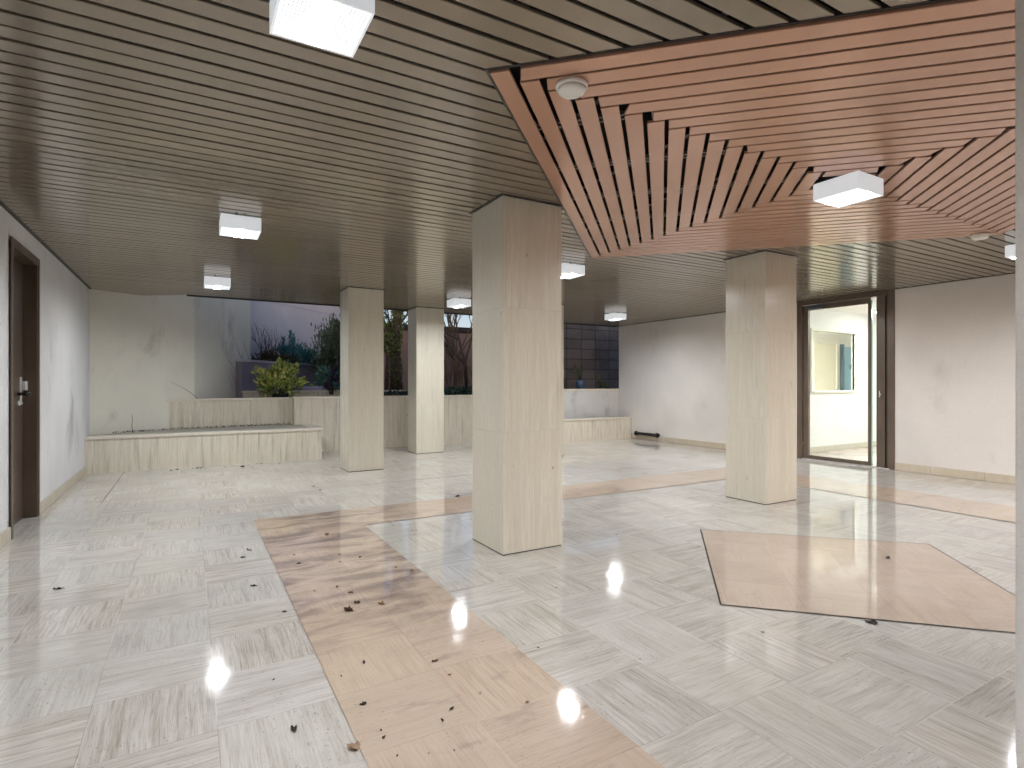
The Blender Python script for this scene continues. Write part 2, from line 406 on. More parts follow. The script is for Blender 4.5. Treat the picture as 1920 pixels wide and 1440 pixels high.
# ------------------------------------------------------------------ ceiling
CRX, CRY, CR = 3.447, 1.985, 2.404          # the copper square seen as a diamond
PIL = [(1.80, 2.275, 3.24, 3.70), (4.70, 5.175, 3.36, 3.81), (1.775, 2.24, 7.31, 7.76), (3.20, 3.685, 8.66, 9.07), (4.66, 5.125, 7.24, 7.70)]
ceil = thing('slatted_ceiling', 'low taupe metal slat ceiling with thin black gaps', 'ceiling', (0, 0, H))
def slat(bm, poly, z, t=.014, lip=.004):
    """flat strip with softened lower edges"""
    n = len(poly); a = sum(poly[i][0]*poly[(i+1) % n][1]-poly[(i+1) % n][0]*poly[i][1] for i in range(n))
    if a < 0: poly = poly[::-1]
    cx = sum(p[0] for p in poly)/n; cy = sum(p[1] for p in poly)/n
    inset = []
    for i in range(n):
        p0, p1, p2 = Vector(poly[i-1]), Vector(poly[i]), Vector(poly[(i+1) % n])
        e0 = (p1-p0); e1 = (p2-p1)
        if e0.length < 1e-6 or e1.length < 1e-6: inset.append(tuple(p1)); continue
        n0 = Vector((-e0.y, e0.x)).normalized(); n1 = Vector((-e1.y, e1.x)).normalized()
        k = lip*.6/max(.35, 1+n0.dot(n1)); inset.append(tuple(p1+(n0+n1)*k))
    lo = [bm.bm.verts.new((x, y, z)) for x, y in inset]; mid = [bm.bm.verts.new((x, y, z+lip*.6)) for x, y in poly]
    hi = [bm.bm.verts.new((x, y, z+t)) for x, y in poly]
    fs = [bm.bm.faces.new(lo[::-1]), bm.bm.faces.new(hi)]
    for r0, r1 in ((lo, mid), (mid, hi)):
        for i in range(n):
            j = (i+1) % n; fs.append(bm.bm.faces.new((r0[i], r0[j], r1[j], r1[i])))
    for f in fs: f.material_index = bm.mi
b = MB(); y = -3.2; kslat = 0
while y < 9.50:
    w = .081; j = random.uniform(-.0025, .0025); sk = random.uniform(-.002, .002)
    if kslat in (58, 76, 90, 103): j -= .006; sk += .006
    y0, y1 = y+j, y+j+w
    xl, xr = -1.2, 8.12
    parts = []
    def ext(yy):
        a, c = xl, xr
        if yy > 9.19: a = max(a, -1.21+(yy-9.19)/.34*.57)
        return a, c
    zz = random.uniform(-.0008, .0008)
    if y1 > 9.17:
        # past the front edge: the splayed corner on the left, the deeper bay on the right
        a0, a1 = ext(y0)[0], ext(y1)[0]
        c0 = -.04-max(0, y0-9.12)/.41*.60; c1 = -.04-max(0, y1-9.12)/.41*.60
        if c1-a1 > .05: parts.append([(a0, y0), (c0, y0), (c1, y1), (a1, y1)])
        if y1 < 9.47: parts.append([(5.2, y0), (xr, y0), (xr, y1), (5.2, y1)])
    else:
        gcut = .012
        w0 = CR+gcut-abs(y0-CRY); w1 = CR+gcut-abs(y1-CRY)
        if w0 <= 0 and w1 <= 0: parts.append([(xl, y0), (xr, y0+sk), (xr, y1+sk), (xl, y1)])
        else:
            w0, w1 = max(0, w0), max(0, w1)
            if y0 < CRY-CR < y1 or y0 < CRY+CR < y1: w0 = w1 = max(w0, w1)
            # the square's centre line crosses this strip: split it there
            ys = [y0, CRY, y1] if y0 < CRY < y1 else [y0, y1]
            L = [(CRX-max(0, CR+gcut-abs(q-CRY)), q) for q in ys] if len(ys) == 3 else [(CRX-w0, y0), (CRX-w1, y1)]
            parts.append([(xl, y0)]+L+[(xl, y1)])
            Rr = [(2*CRX-px, py) for px, py in L]
            parts.append([(xr, y0), (xr, y1)]+Rr[::-1])
    for p in parts: slat(b, p, zz)
    y += .1; kslat += 1
b.build('taupe_slats', 'slat', ceil)
b = MB()
b.prism([(-1.2, -3.2), (8.12, -3.2), (8.12, 9.45), (5.2, 9.45), (5.2, 9.15), (-.05, 9.15), (-.64, 9.52), (-1.2, 9.18)], .085, .10); b.build('black_backing', 'void', ceil)
b = MB()
for xx in [-.9+.62*k for k in range(15)]: b.box(xx, xx+.03, -3.2, 9.1, .016, .05)
b.build('carrier_rail', 'rail', ceil)
b = MB()
for (x0, x1, y0, y1) in PIL:                # angle trims round the pillars
    t = .018
    b.box(x0-t, x1+t, y0-t, y0-.001, -.006, .02); b.box(x0-t, x1+t, y1+.001, y1+t, -.006, .02)
    b.box(x0-t, x0-.001, y0, y1, -.006, .02); b.box(x1+.001, x1+t, y0, y1, -.006, .02)
b.box(-1.15, -1.125, -3.2, 9.17, -.006, .02); b.box(8.075, 8.10, -3.2, 9.45, -.006, .02)
b.box(-.04, 5.2, 9.155, 9.175, -.012, .06); b.box(5.2, 8.1, 9.455, 9.475, -.012, .06)
b.build('edge_trim', 'trim', ceil)
b = MB(); b.prism([(-1.9, -3.4), (8.5, -3.4), (8.5, 9.44), (5.1, 9.44), (5.1, 9.14), (-.06, 9.14), (-.64, 9.5), (-1.9, 8.9)], .14, .62); b.build('roof_light_block', 'slab', ceil)  # unseen slab added over the slats to block sky light

cop = thing('copper_ceiling_panel', 'square copper coloured slat panel set diagonally in the ceiling', 'ceiling panel', (CRX, CRY, H), R(-45))
# local frame: u runs along the top edge away to the right, v from that edge to the far one
h2 = 1.70
b = MB(); NS = 17; wd = .081
zc = -.014
for i in range(NS):
    lo, hi = -h2+.1*i, h2-.1*i
    g0 = .008
    jit = lambda: random.choice([0, 0, 0, .006, .012, .028])
    # left: along v ; near: along u ; far: along u ; right: along v  (each butts against the next)
    if i < NS-1:
        slat(b, [(lo, lo), (lo+wd, lo), (lo+wd, hi-.1+.012), (lo, hi-.1+.012)], zc)
        slat(b, [(lo+.1+jit(), lo), (hi-jit(), lo), (hi-jit(), lo+wd+.004), (lo+.1+jit(), lo+wd+.004)], zc)
        slat(b, [(hi-wd, lo+.1+jit()), (hi, lo+.1+jit()), (hi, hi-.1), (hi-wd, hi-.1)], zc)
        slat(b, [(lo, hi-wd), (hi, hi-wd), (hi, hi), (lo, hi)], zc)
b.build('copper_slats', 'copper', cop)
b = MB(); b.box(-h2-.006, h2+.006, -h2-.006, h2+.006, .050, .062); b.build('black_backing', 'void', cop)
b = MB()
for (p0, p1, q0, q1) in ((-h2-.016, -h2-.004, -h2-.016, h2+.016), (h2+.004, h2+.016, -h2-.016, h2+.016)):
    b.box(p0, p1, q0, q1, -.003, .049)
for (q0, q1) in ((-h2-.016, -h2-.004), (h2+.004, h2+.016)): b.box(-h2-.0035, h2+.0035, q0, q1, -.003, .049)
b.build('edge_trim', 'trim', cop)
b = MB(); c_ = MB()
for side in range(4):
    for kk in (-1.15, -.6, -.05, .5, 1.05):
        for dd in (-.022, .022):
            # rails run outwards under the slats of one side
            half = [abs(kk)+.05, h2]
            x0, x1 = half
            if x1-x0 < .2: continue
            pts = [(-x1, kk+dd), (-x0, kk+dd)]
            rot = Matrix.Rotation(side*math.pi/2, 2)
            q = [rot @ Vector(p) for p in pts]
            w = .006
            xs = sorted((q[0].x, q[1].x)); ys = sorted((q[0].y, q[1].y))
            c_.box(xs[0]-(w if xs[0] == xs[1] else 0), xs[1]+(w if xs[1]-xs[0] < 1e-3 else 0), ys[0]-(w if ys[1]-ys[0] < 1e-3 else 0), ys[1]+(w if ys[1]-ys[0] < 1e-3 else 0), .006, .024)
c_.build('carrier_rail', 'clip', cop)

# ------------------------------------------------------------------ lamps
def make_lamp(label):
    t = thing('ceiling_light', label, 'ceiling light', group='square surface mounted ceiling lights')
    s = .135
    b = MB()                                 # four sheet sides and a top, open below
    th = .003
    b.box(-s, s, -s, -s+th, -.1, -.004); b.box(-s, s, s-th, s, -.1, -.004)
    b.box(-s, -s+th, -s+th, s-th, -.1, -.004); b.box(s-th, s, -s+th, s-th, -.1, -.004)
    b.box(-s, s, -s, s, -.004, 0.)
    for q in (-1, 1):                        # folded-in rim
        b.box(-s+th, s-th, q*(s-.006)-.003, q*(s-.006)+.003, -.1, -.096)
        b.box(q*(s-.006)-.003, q*(s-.006)+.003, -s+.009, s-.009, -.1, -.096)
    b.build('housing', 'lampbody', t)
    b = MB(); e = s-.009
    b.mi = 0
    for xa, xb in ((-e, -.032), (.032, e)): b.face([(xa, -e, -.0985), (xa, e, -.0985), (xb, e, -.0985), (xb, -e, -.0985)])
    b.mi = 1; b.face([(-.032, -e, -.0985), (-.032, e, -.0985), (.032, e, -.0985), (.032, -e, -.0985)])
    b.build('diffuser', ['lampglow', 'tube'], t)
    b = MB(); n = 22; p = 2*e/n
    for k in range(1, n):
        c0 = -e+k*p
        b.box(c0-.0011, c0+.0011, -e, e, -.1003, -.0993); b.box(-e, e, c0-.0009, c0+.0009, -.1002, -.0992)
    b.build('louvre', 'grid', t)
    for xx in (-.03, .03):
        b = MB(); b.tube([(xx, -s+.03, 0), (xx, -s+.03, .016)], .007, 8); b.tube([(xx, -s+.03, .004), (xx, -s+.03, .008)], .011, 6); b.build('mounting_stud', 'stud', t)
    return t
LAMPS = [(.36, 1.84, 'nearest square ceiling light, its bright louvred underside cut by the top of the photo'),
         (.33, 4.71, 'white box ceiling light on the taupe slats at left, second nearest of that row'),
         (.28, 7.47, 'small far white ceiling light above the low stone planter by the left wall'),
         (3.47, 1.92, 'square ceiling light at the centre of the copper slat panel'),
         (3.46, 4.83, 'white ceiling light peeking out beside the right edge of the nearest pillar'),
         (3.45, 7.55, 'far ceiling light beside the left edge of the nearest pillar, by the garden opening'),
         (6.56, 7.68, 'farthest ceiling light, near the corner of the long right plaster wall'),
         (6.50, 2.0, 'white ceiling light half hidden behind the concrete edge at far right')]
ld = None
for x, y, lab in LAMPS:
    z = H-.014 if (x, y) != (3.47, 1.92) else H-.028
    if ld is None: ld = make_lamp(lab); ld.location = (x, y, z)
    else: copy_tree(ld, (x, y, z), 0., lab)
copy_tree(ld, (6.52, 4.82, H-.014), 0., 'ceiling light screened by the pillar beside the glass door')

# ------------------------------------------------------------------ smoke detectors
def detector(label, loc, rz):
    t = thing('smoke_detector', label, 'smoke detector', loc, rz, 'smoke detectors on the copper panel')
    MB().lathe([(.062, 0), (.067, -.004), (.067, -.014), (.060, -.018)], n=40).build('base', 'white', t)
    b = MB().lathe([(.060, -.018), (.056, -.030), (.046, -.038), (.001, -.042)], n=40)
    b.box(-.002, .002, .012, .026, -.044, -.039); b.build('cover', 'white', t)
    return t
d0 = detector('round white smoke detector at the near corner of the copper panel', (1.375, 1.885, H-.014), .4)
copy_tree(d0, (5.70, 2.075, H-.014), 1.2, 'round white smoke detector at the far right corner of the copper panel')

# ------------------------------------------------------------------ pillars
def pillar(x0, x1, y0, y1, label):
    t = thing('stone_pillar', label, 'pillar', ((x0+x1)/2, (y0+y1)/2, 0), 0., 'square travertine pillars')
    w, d = (x1-x0)/2, (y1-y0)/2
    b = MB(); zs = [0.006, .818, 1.652, 2.46]
    for z0, z1 in zip(zs, zs[1:]):
        th = .02                             # four slabs mitred round a core
        for poly in ([(-w, -d), (w, -d), (w-th, -d+th), (-w+th, -d+th)], [(w, -d), (w, d), (w-th, d-th), (w-th, -d+th)],
                     [(w, d), (-w, d), (-w+th, d-th), (w-th, d-th)], [(-w, d), (-w, -d), (-w+th, -d+th), (-w+th, d-th)]):
            cx = sum(p[0] for p in poly)/4; cy = sum(p[1] for p in poly)/4
            fs = b.prism(poly, z0+.0004, z1-.0004)
            bmesh.ops.bevel(b.bm, geom=list({e for f in fs for e in f.edges}), offset=.0007, segments=1, affect='EDGES')
    b.build('stone_cladding', 'pillar', t)
    MB().box(-w+.004, w-.004, -d+.004, d-.004, .0065, 2.47).build('core', 'skirting', t)
    MB().box(-w+.001, w-.001, -d+.001, d-.001, 0, .0058).build('base_joint', 'trim', t)
    return t
labs = ['largest and nearest travertine pillar, in the middle of the floor', 'travertine pillar standing just left of the glass door',
        'travertine pillar in front of the leafy shrub and tall planter', 'farthest travertine pillar, touching the tall planter by the ivy tree',
        'travertine pillar almost wholly hidden behind the nearest pillar']
for (p, l) in zip(PIL, labs): pillar(*p, l)
b = MB(); b.box(2.132, 2.62, -.15, .692, 0, 2.5, .006)
tag(b.build('concrete_pier', 'concrete'), 'rough grey concrete edge at the far right, closest to the viewer', 'pier')

# ------------------------------------------------------------------ walls of the hall
WL, WR = -1.15, 8.10
lw = thing('plaster_wall', 'pale stained left plaster wall holding the brown door', 'wall', (WL, 0, 0))
b = MB()
b.box(-.5, 0, -3.2, 5.41, 0, 2.47); b.box(-.5, 0, 6.23, 8.98, 0, 2.47); b.box(-.5, 0, 5.41, 6.23, 2.20, 2.47)
b.prism([(-.5, 8.98), (0, 8.98), (0, 9.17), (-.5, 9.17)], 0, 2.47)
b.build('wall', 'plaster_left', lw)
b = MB(); b.box(.001, .016, -3.2, 5.405, .002, .095, .003); b.box(.001, .016, 6.235, 8.795, .002, .095, .003)
b.build('skirting', 'skirting', lw)

bwall = thing('plaster_wall', 'tall cream plaster wall behind the low planter, dirty at its garden end', 'wall', (0, 0, 0))
A0, A1, A2 = (-1.15, 9.175), (.06, 9.90), (.97, 11.35)
b = MB(); b.prism([A0, A1, A2, (.6, 11.6), (-.3, 10.4), (-1.6, 9.6), (-1.6, 9.175)], 0, 4.6); b.build('wall', 'plaster_back', bwall)

rwa = thing('plaster_wall', 'right plaster wall beyond the glass door, with black tube near its foot', 'wall', (WR, 0, 0))
MB().box(0, .22, 5.25, 9.37, 0, 2.47).build('wall', 'plaster', rwa)
b = MB()
for y0, y1 in ((5.26, 6.6), (6.602, 8.0), (8.002, 8.955)): b.box(-.016, -.001, y0, y1, .002, .10, .003)
b.build('skirting', 'skirting', rwa)
rwb = thing('plaster_wall', 'right plaster wall between the glass door and the concrete edge', 'wall', (WR, 0, 0))
MB().box(0, .22, -3.2, 3.87, 0, 2.47).build('wall', 'plaster', rwb)
b = MB()
for y0, y1 in ((-3.2, 1.6), (1.602, 2.9), (2.902, 3.45), (3.452, 3.865)): b.box(-.016, -.001, y0, y1, .002, .10, .003)
b.build('skirting', 'skirting', rwb)

# ------------------------------------------------------------------ brown door in the left wall
dr = thing('brown_door', 'dark brown painted door set back in the left plaster wall', 'door', (WL, 5.82, 0))
b = MB(); f0 = -.13
b.box(f0, .012, -.41, -.37, 0, 2.16); b.box(f0, .012, .37, .41, 0, 2.16); b.box(f0, .012, -.41, .41, 2.16, 2.20)
b.build('frame', 'brown', dr)
b = MB(); b.box(.012, .02, -.445, -.40, 0, 2.165, .002); b.box(.012, .02, .40, .445, 0, 2.165, .002); b.box(.012, .02, -.445, .445, 2.166, 2.225, .002)
b.build('architrave', 'brownlight', dr)
b = MB(); b.box(-.118, -.075, -.366, .364, .006, 2.155, .002)
leaf = b.build('door_leaf', 'brown', dr)
b = MB(); b.box(-.0749, -.069, .235, .285, .99, 1.20, .002); b.build('lock_plate', 'chrome', leaf)
b = MB(); b.box(-.0689, -.040, .255, .335, 1.09, 1.165, .004); b.build('rim_lock', 'chrome', leaf)
b = MB(); b.tube([(-.0749, .18, 1.06), (-.035, .18, 1.06)], .014, 12)
b.lathe([(.004, -.026), (.018, -.022), (.027, -.006), (.027, .006), (.018, .022), (.004, .026)], (-.018, .18, 1.06), 20)
b.build('knob', 'knob', leaf)
b = MB(); b.tube([(-.0749, .18, .985), (-.058, .18, .985)], .022, 16); b.tube([(-.0579, .18, .985), (-.046, .18, .985)], .012, 12); b.build('lock_cylinder', 'chrome', leaf)
MB().box(-.5, -.14, -.41, .41, 0, 2.2).build('rebate', 'void', dr)

# ------------------------------------------------------------------ glazed entrance door in the right wall
gd = thing('glass_entrance_door', 'bronze framed glass door open to view into the lit cream lobby', 'door', (WR, 0, 0))
b = MB()
b.box(.0, .12, 5.165, 5.25, 0, 2.395); b.box(-.012, .12, 3.868, 3.965, 0, 2.395); b.box(0, .12, 3.965, 5.165, 2.335, 2.395)
b.box(.01, .10, 3.992, 4.035, 0, 2.335); b.box(.03, .10, 3.966, 3.991, 0, 2.335); b.box(.02, .11, 4.036, 4.108, 0, 2.335)
b.build('frame', 'brownlight', gd)
b = MB(); b.box(-.0135, -.0125, 3.958, 3.962, 0, 2.395); b.box(.0085, .0095, 3.992, 3.996, .0, 2.335); b.box(.0185, .0195, 4.100, 4.108, 0, 2.3); b.build('seal', 'black', gd)
b = MB(); b.box(-.02, .14, 3.93, 5.165, .001, .012, .002); b.build('threshold', 'chrome', gd)
lf = MB()
lf.box(.022, .072, 5.085, 5.160, .016, 2.33); lf.box(.022, .072, 4.185, 4.222, .016, 2.33)
lf.box(.022, .072, 4.222, 5.085, 2.255, 2.33); lf.box(.022, .072, 4.222, 5.085, .016, .065)
lf = lf.build('door_leaf', 'brownlight', gd)
MB().box(.043, .051, 4.2221, 5.0849, .0651, 2.2549).build('pane', 'glass', lf)
b = MB(); b.box(.0405, .0535, 4.2222, 4.231, .066, 2.254); b.build('glass_edge', 'glassedge', lf)
b = MB(); b.box(-.022, .021, 4.84, 5.075, 2.262, 2.322, .004); b.build('door_closer', 'closer', lf)
b = MB(); b.box(-.018, -.006, 4.93, 5.16, 2.326, 2.334, .002); b.build('closer_arm', 'chrome', lf)
for z in (.16, .88, 1.98, 2.13):
    b = MB(); b.tube([(.014, 5.162, z), (.014, 5.162, z+.10)], .009, 10); b.box(.012, .0215, 5.13, 5.16, z+.01, z+.08); b.build('hinge', 'brownlight', lf)
b = MB(); b.box(.040, .052, 4.1085, 4.1845, .03, 2.30); sl = b.build('side_pane', 'glass', gd)
b = MB(); b.box(.036, .056, 4.1086, 4.116, .03, 2.30); b.box(.036, .056, 4.177, 4.1845, .03, 2.30); b.build('glass_edge', 'glassedge', gd)
b = MB(); b.tube([(-.02, 4.05, .96), (-.02, 4.05, 1.05)], .006, 8); b.tube([(-.02, 4.05, 1.0), (.02, 4.05, 1.0)], .006, 8); b.build('lock_cylinder', 'chrome', gd)

# ------------------------------------------------------------------ lobby behind the glass
b = MB(); b.box(8.22, 14.8, 2.2, 7.9, -.1, 0.); struct(b.build('lobby_floor', 'lobbyfloor'))
lob = thing('lobby_wall', 'cream lobby wall with an inner window, seen through the glass door', 'wall', (0, 5.55, 0))
b = MB()
WX0, WX1, WZ0, WZ1 = 8.95, 10.25, 1.03, 2.03
b.box(8.32, WX0, 0, .05, 0, 2.4); b.box(WX1, 14.7, 0, .05, 0, 2.4); b.box(WX0, WX1, 0, .05, 0, WZ0); b.box(WX0, WX1, 0, .05, WZ1, 2.4)
b.build('wall', 'lobbywhite', lob)
b = MB(); b.box(8.32, 12.6, -.015, -.001, .002, .09); b.build('skirting', 'skirting', lob)
b = MB(); q = .035
b.box(WX0-q, WX0, -.03, .045, WZ0-q, WZ1+q); b.box(WX1, WX1+q, -.03, .045, WZ0-q, WZ1+q); b.box(WX0, WX1, -.03, .045, WZ1, WZ1+q); b.box(WX0, WX1, -.06, .045, WZ0-q, WZ0)
wf = b.build('window_frame', 'cream', lob)
MB().box(WX0+.001, WX1-.001, .02, .026, WZ0+.001, WZ1-.001).build('pane', 'glass', wf)
b = MB()                                     # shell of the lobby and the room behind it
b.box(8.32, 14.8, 2.0, 2.2, 0, 2.6); b.box(14.6, 14.8, 2.2, 7.9, 0, 2.6); b.box(8.32, 14.6, 2.2, 5.549, 2.4, 2.6); b.box(8.32, 14.6, 5.601, 7.7, 2.4, 2.6); b.box(8.32, 14.6, 7.55, 7.7, 0, 2.4)
tag(b.build('lobby_shell', 'lobbywhite'), 'pale walls and ceiling of the lit lobby behind the glass door', 'room')
bd = thing('cream_door', 'cream flush door seen through the inner lobby window', 'door', (12.65, 7.549, 0))
MB().box(-.42, .42, -.05, 0, .005, 2.06, .003).build('door_leaf', 'creamdoor', bd)
b = MB(); b.box(-.47, -.421, -.06, 0, 0, 2.11); b.box(.421, .47, -.06, 0, 0, 2.11); b.box(-.42, .42, -.06, 0, 2.061, 2.11); b.build('frame', 'cream', bd)
b = MB(); b.tube([(.36, -.05, 1.03), (.36, -.10, 1.03)], .009, 8); b.tube([(.36, -.10, 1.03), (.25, -.10, 1.03)], .009, 8); b.build('handle', 'chrome', bd)
bl = thing('blue_lift_door', 'light blue metal door glimpsed at right in the lobby window', 'door', (13.62, 7.549, 0))
MB().box(-.24, .26, -.05, 0, .005, 2.02, .003).build('door_leaf', 'blue', bl)
b = MB(); b.box(-.30, -.241, -.07, 0, 0, 2.08); b.build('frame', 'bluedark', bl)
b = MB(); b.box(.0, .2, -.058, -.0505, 1.50, 1.60); b.build('vent', 'bluedark', bl)
def lobby_lamp(label, loc, w, d, mat='lobbylamp'):
    t = thing('lobby_ceiling_lamp', label, 'ceiling light', loc)
    b = MB(); b.box(-w-.02, w+.02, -d-.02, d+.02, .0, .03); b.build('housing', 'white', t)
    b = MB(); b.box(-w, w, -d, d, -.02, -.001); b.build('diffuser', mat, t)
    return t
lobby_lamp('flat glowing lamp on the lobby ceiling behind the glass door', (10.25, 5.0, 2.37), .17, .12)
lobby_lamp('unseen fill lamp added to brighten the lobby, beyond the door frame', (10.2, 3.1, 2.37), .17, .12, 'lobbyfill')  # fill emitter added out of view to brighten the lobby
lobby_lamp('unseen fill lamp added to brighten the room behind the inner lobby window', (9.0, 6.5, 2.37), .35, .25, 'roomfill')  # fill emitter added behind the wall to brighten the inner room

# ------------------------------------------------------------------ planters
def stone_box(t, poly, z, soil=.05, th=.12, cap=.035, over=.02, mat='planter', front=None):
    """walls along the listed front edges with an overhanging coping, soil inside"""
    pass
low = thing('stone_planter', 'long low travertine planter against the cream wall', 'planter', (0, 0, 0), 0, 'built in stone planters')
b = MB(); b.box(-1.149, 1.74, 8.80, 8.92, .0, .438); b.box(1.62, 1.74, 8.92, 9.75, 0, .438); b.build('stone_front', 'planter', low)
b = MB(); b.box(-1.149, .4, 8.78, 8.945, .4385, .474, .004); b.box(.402, 1.76, 8.78, 8.945, .4385, .474, .004); b.box(1.595, 1.76, 8.9455, 9.765, .4385, .474, .004); b.build('coping', 'cap', low)
b = MB(); b.prism([(-1.149, 8.946), (1.594, 8.946), (1.594, 9.99), (.07, 9.85), (-1.149, 9.13)], .1, .468); b.build('ledge_slab', 'ledge', low)
tier = thing('stone_planter', 'stained travertine planter tier stepped up behind the low planter', 'planter', (0, 0, 0), 0, 'built in stone planters')
b = MB(); b.prism([(-.28, 9.70), (1.49, 9.98), (1.49, 10.12), (-.28, 9.84)], .2, .882); b.build('stone_front', 'planter', tier)
b = MB(); b.prism([(-.30, 9.677), (1.49, 9.957), (1.49, 10.14), (-.30, 9.86)], .8825, .918); b.build('coping', 'cap', tier)
b = MB(); b.prism([(.1, 9.91), (1.49, 10.13), (1.49, 11.0), (.85, 11.0)], .3, .895); b.build('soil', 'soil', tier)
tall = thing('stone_planter', 'tall travertine planter wall running behind the far pillars', 'planter', (0, 0, 0), 0, 'built in stone planters')
b = MB()
for x0, x1 in ((1.49, 2.55), (2.552, 3.6), (3.602, 4.65), (4.652, 5.6)): b.box(x0, x1, 9.76, 9.90, .0, .895)
b.box(1.49, 1.63, 9.90, 10.2, 0, .895); b.build('stone_front', 'planter', tall)
b = MB()
for x0, x1 in ((1.47, 2.5), (2.502, 3.8), (3.802, 5.6)): b.box(x0, x1, 9.738, 9.925, .8955, .93, .004)
b.build('coping', 'cap', tall)
b = MB(); b.box(1.63, 5.6, 9.93, 10.8, .2, .90); b.build('soil', 'soil', tall)
rlow = thing('stone_planter', 'low travertine planter in the right back corner', 'planter', (0, 0, 0), 0, 'built in stone planters')
b = MB()
for x0, x1 in ((5.45, 6.3), (6.302, 7.2), (7.202, 8.085)): b.box(x0, x1, 8.96, 9.06, 0, .415)
b.build('stone_front', 'planter', rlow)
b = MB(); b.box(5.43, 8.098, 8.94, 9.08, .4155, .45, .004); b.build('coping', 'cap', rlow)
b = MB(); b.box(5.45, 8.098, 9.081, 9.379, .2, .43); b.build('soil', 'soil', rlow)
rup = thing('stone_planter', 'grey plastered planter tier above the low planter in the right corner', 'planter', (0, 0, 0), 0, 'built in stone planters')
MB().box(5.60, 8.24, 9.38, 9.50, .0, 1.0).build('plaster_front', 'upstand', rup)
MB().box(5.60, 8.25, 9.355, 9.53, 1.0005, 1.04, .004).build('coping', 'cap', rup)
MB().box(5.60, 8.24, 9.531, 10.55, .4, 1.02).build('soil', 'soil', rup)

# ------------------------------------------------------------------ black tube on the right wall
tb = thing('black_wall_tube', 'short black tube fixed low on the right wall', 'pipe', (WR, 8.45, .12))
b = MB(); b.tube([(-.07, -.30, 0), (-.07, .30, 0)], .032, 16); b.build('tube', 'black', tb)
for yy in (-.30, .30):
    b = MB(); b.tube([(-.07, yy-.012, 0), (-.07, yy+.012, 0)], .048, 16); b.box(-.07, -.001, yy-.012, yy+.012, -.018, .018); b.build('bracket', 'black', tb)

# ------------------------------------------------------------------ garden: walls and ground
gw = thing('garden_wall', 'tall pale blue grey wall closing the garden on the left', 'wall', (.75, 11.9, .8), R(45))
b = MB(); b.box(-1.5, 4.3, 0, .25, 0, 2.05); b.box(-1.5, 4.3, 0, .25, 2.06, 4.6); b.build('wall', 'garden_wall', gw)
b = MB(); b.box(-1.5, 4.3, .012, .24, 2.0501, 2.0599); b.build('joint', 'coping', gw)
lowg = thing('garden_wall', 'low violet grey garden wall with a pale coping, in front of the bushes', 'wall', (1.02, 11.1, .8), R(49))
MB().box(-.35, 2.9, 0, .16, 0, .735).build('wall', 'low_wall', lowg)
MB().box(-.37, 2.92, -.02, .18, .7355, .775, .004).build('coping', 'coping', lowg)
edg = thing('garden_kerb', 'beige stone kerb behind the leafy potted shrub', 'kerb', (0, 0, 0))
b = MB(); b.box(.80, 4.2, 10.82, 10.95, .85, .99); b.build('kerb_stone', 'planter', edg)
b = MB(); b.box(.78, 4.22, 10.80, 10.97, .9905, 1.022, .004); b.build('coping', 'cap', edg)
bench = thing('stone_bench', 'lilac stone slab bench lying in front of the low garden wall', 'bench', (2.15, 11.2, .86), R(6))
b = MB(); b.box(-.33, .33, -.14, .14, .155, .24, .02); b.build('seat', 'lilac', bench)
for xx in (-.22, .16):
    b = MB(); b.box(xx, xx+.07, -.11, .11, 0, .154); b.build('leg', 'low_wall', bench)
bb = thing('brown_facade', 'dim brown house wall beyond the bare trees at the back', 'building', (6.2, 16.5, .8))
MB().box(-3.6, 5.0, 0, .4, 0, 2.02).build('wall', 'brick', bb)
MB().box(-3.65, 5.05, -.12, .45, 2.0205, 2.17).build('coping', 'black', bb)
rb = tag(MB().box(5.65, 11.5, 10.56, 10.8, .85, 2.60).build('retaining_wall', 'blocks'), 'dark brown block retaining wall above the right corner planter', 'wall')

# ------------------------------------------------------------------ plants
def stemline(p, d, L, bend=.3, n=5):
    pts = [Vector(p)]; d = Vector(d).normalized()
    for k in range(n):
        d = (d+Vector((random.uniform(-bend, bend), random.uniform(-bend, bend), random.uniform(-bend, bend)*.5))).normalized()
        pts.append(pts[-1]+d*L/n)
    return pts
def bush(name, label, cat, loc, rx, ry, rz, n, size, mat, w=.5, stems=7, core=.35, group=None, stemmat='twig', up=.35):
    t = thing(name, label, cat, loc, 0, group)
    b = MB(); lm = MB()
    clumps = []
    for k in range(max(6, n//60)):
        while True:
            v = Vector((random.uniform(-1, 1), random.uniform(-1, 1), random.uniform(-1, 1)))
            if core < v.length < 1: break
        clumps.append(Vector((v.x*rx, v.y*ry, rz+v.z*rz*.92)))
    for k in range(stems):
        tgt = random.choice(clumps); b.tube([Vector((random.uniform(-.15, .15)*rx, random.uniform(-.15, .15)*ry, 0)), tgt*.5+Vector((0, 0, .05)), tgt], [.010, .007, .003], 5)
    for k in range(n):
        c = random.choice(clumps); v = Vector((random.gauss(0, .19)*rx, random.gauss(0, .19)*ry, random.gauss(0, .17)*rz)); p = c+v
        d = (p-Vector((0, 0, rz*.6)))+Vector((random.uniform(-1, 1), random.uniform(-1, 1), random.uniform(-.6, 1)))*rx*.9+Vector((0, 0, up*rz))
        if p.z < .01: continue
        lm.leaf(p, d, size*random.uniform(.6, 1.25), w, .3)
    b.build('stem', stemmat, t); lm.build('foliage', mat, t); return t
sh = bush('variegated_shrub', 'bushy green and yellow variegated shrub in a dark pot on the stone planter', 'shrub', (1.36, 10.42, .90), .33, .26, .28, 1150, .08, 'variegated', .74, 10, .05)
b = MB(); b.lathe([(.11, -.10), (.125, -.05), (.14, .02), (.145, .03), (.13, .03), (.125, .0)], n=24); b.build('pot', 'pot', sh).location = (0, 0, .05)
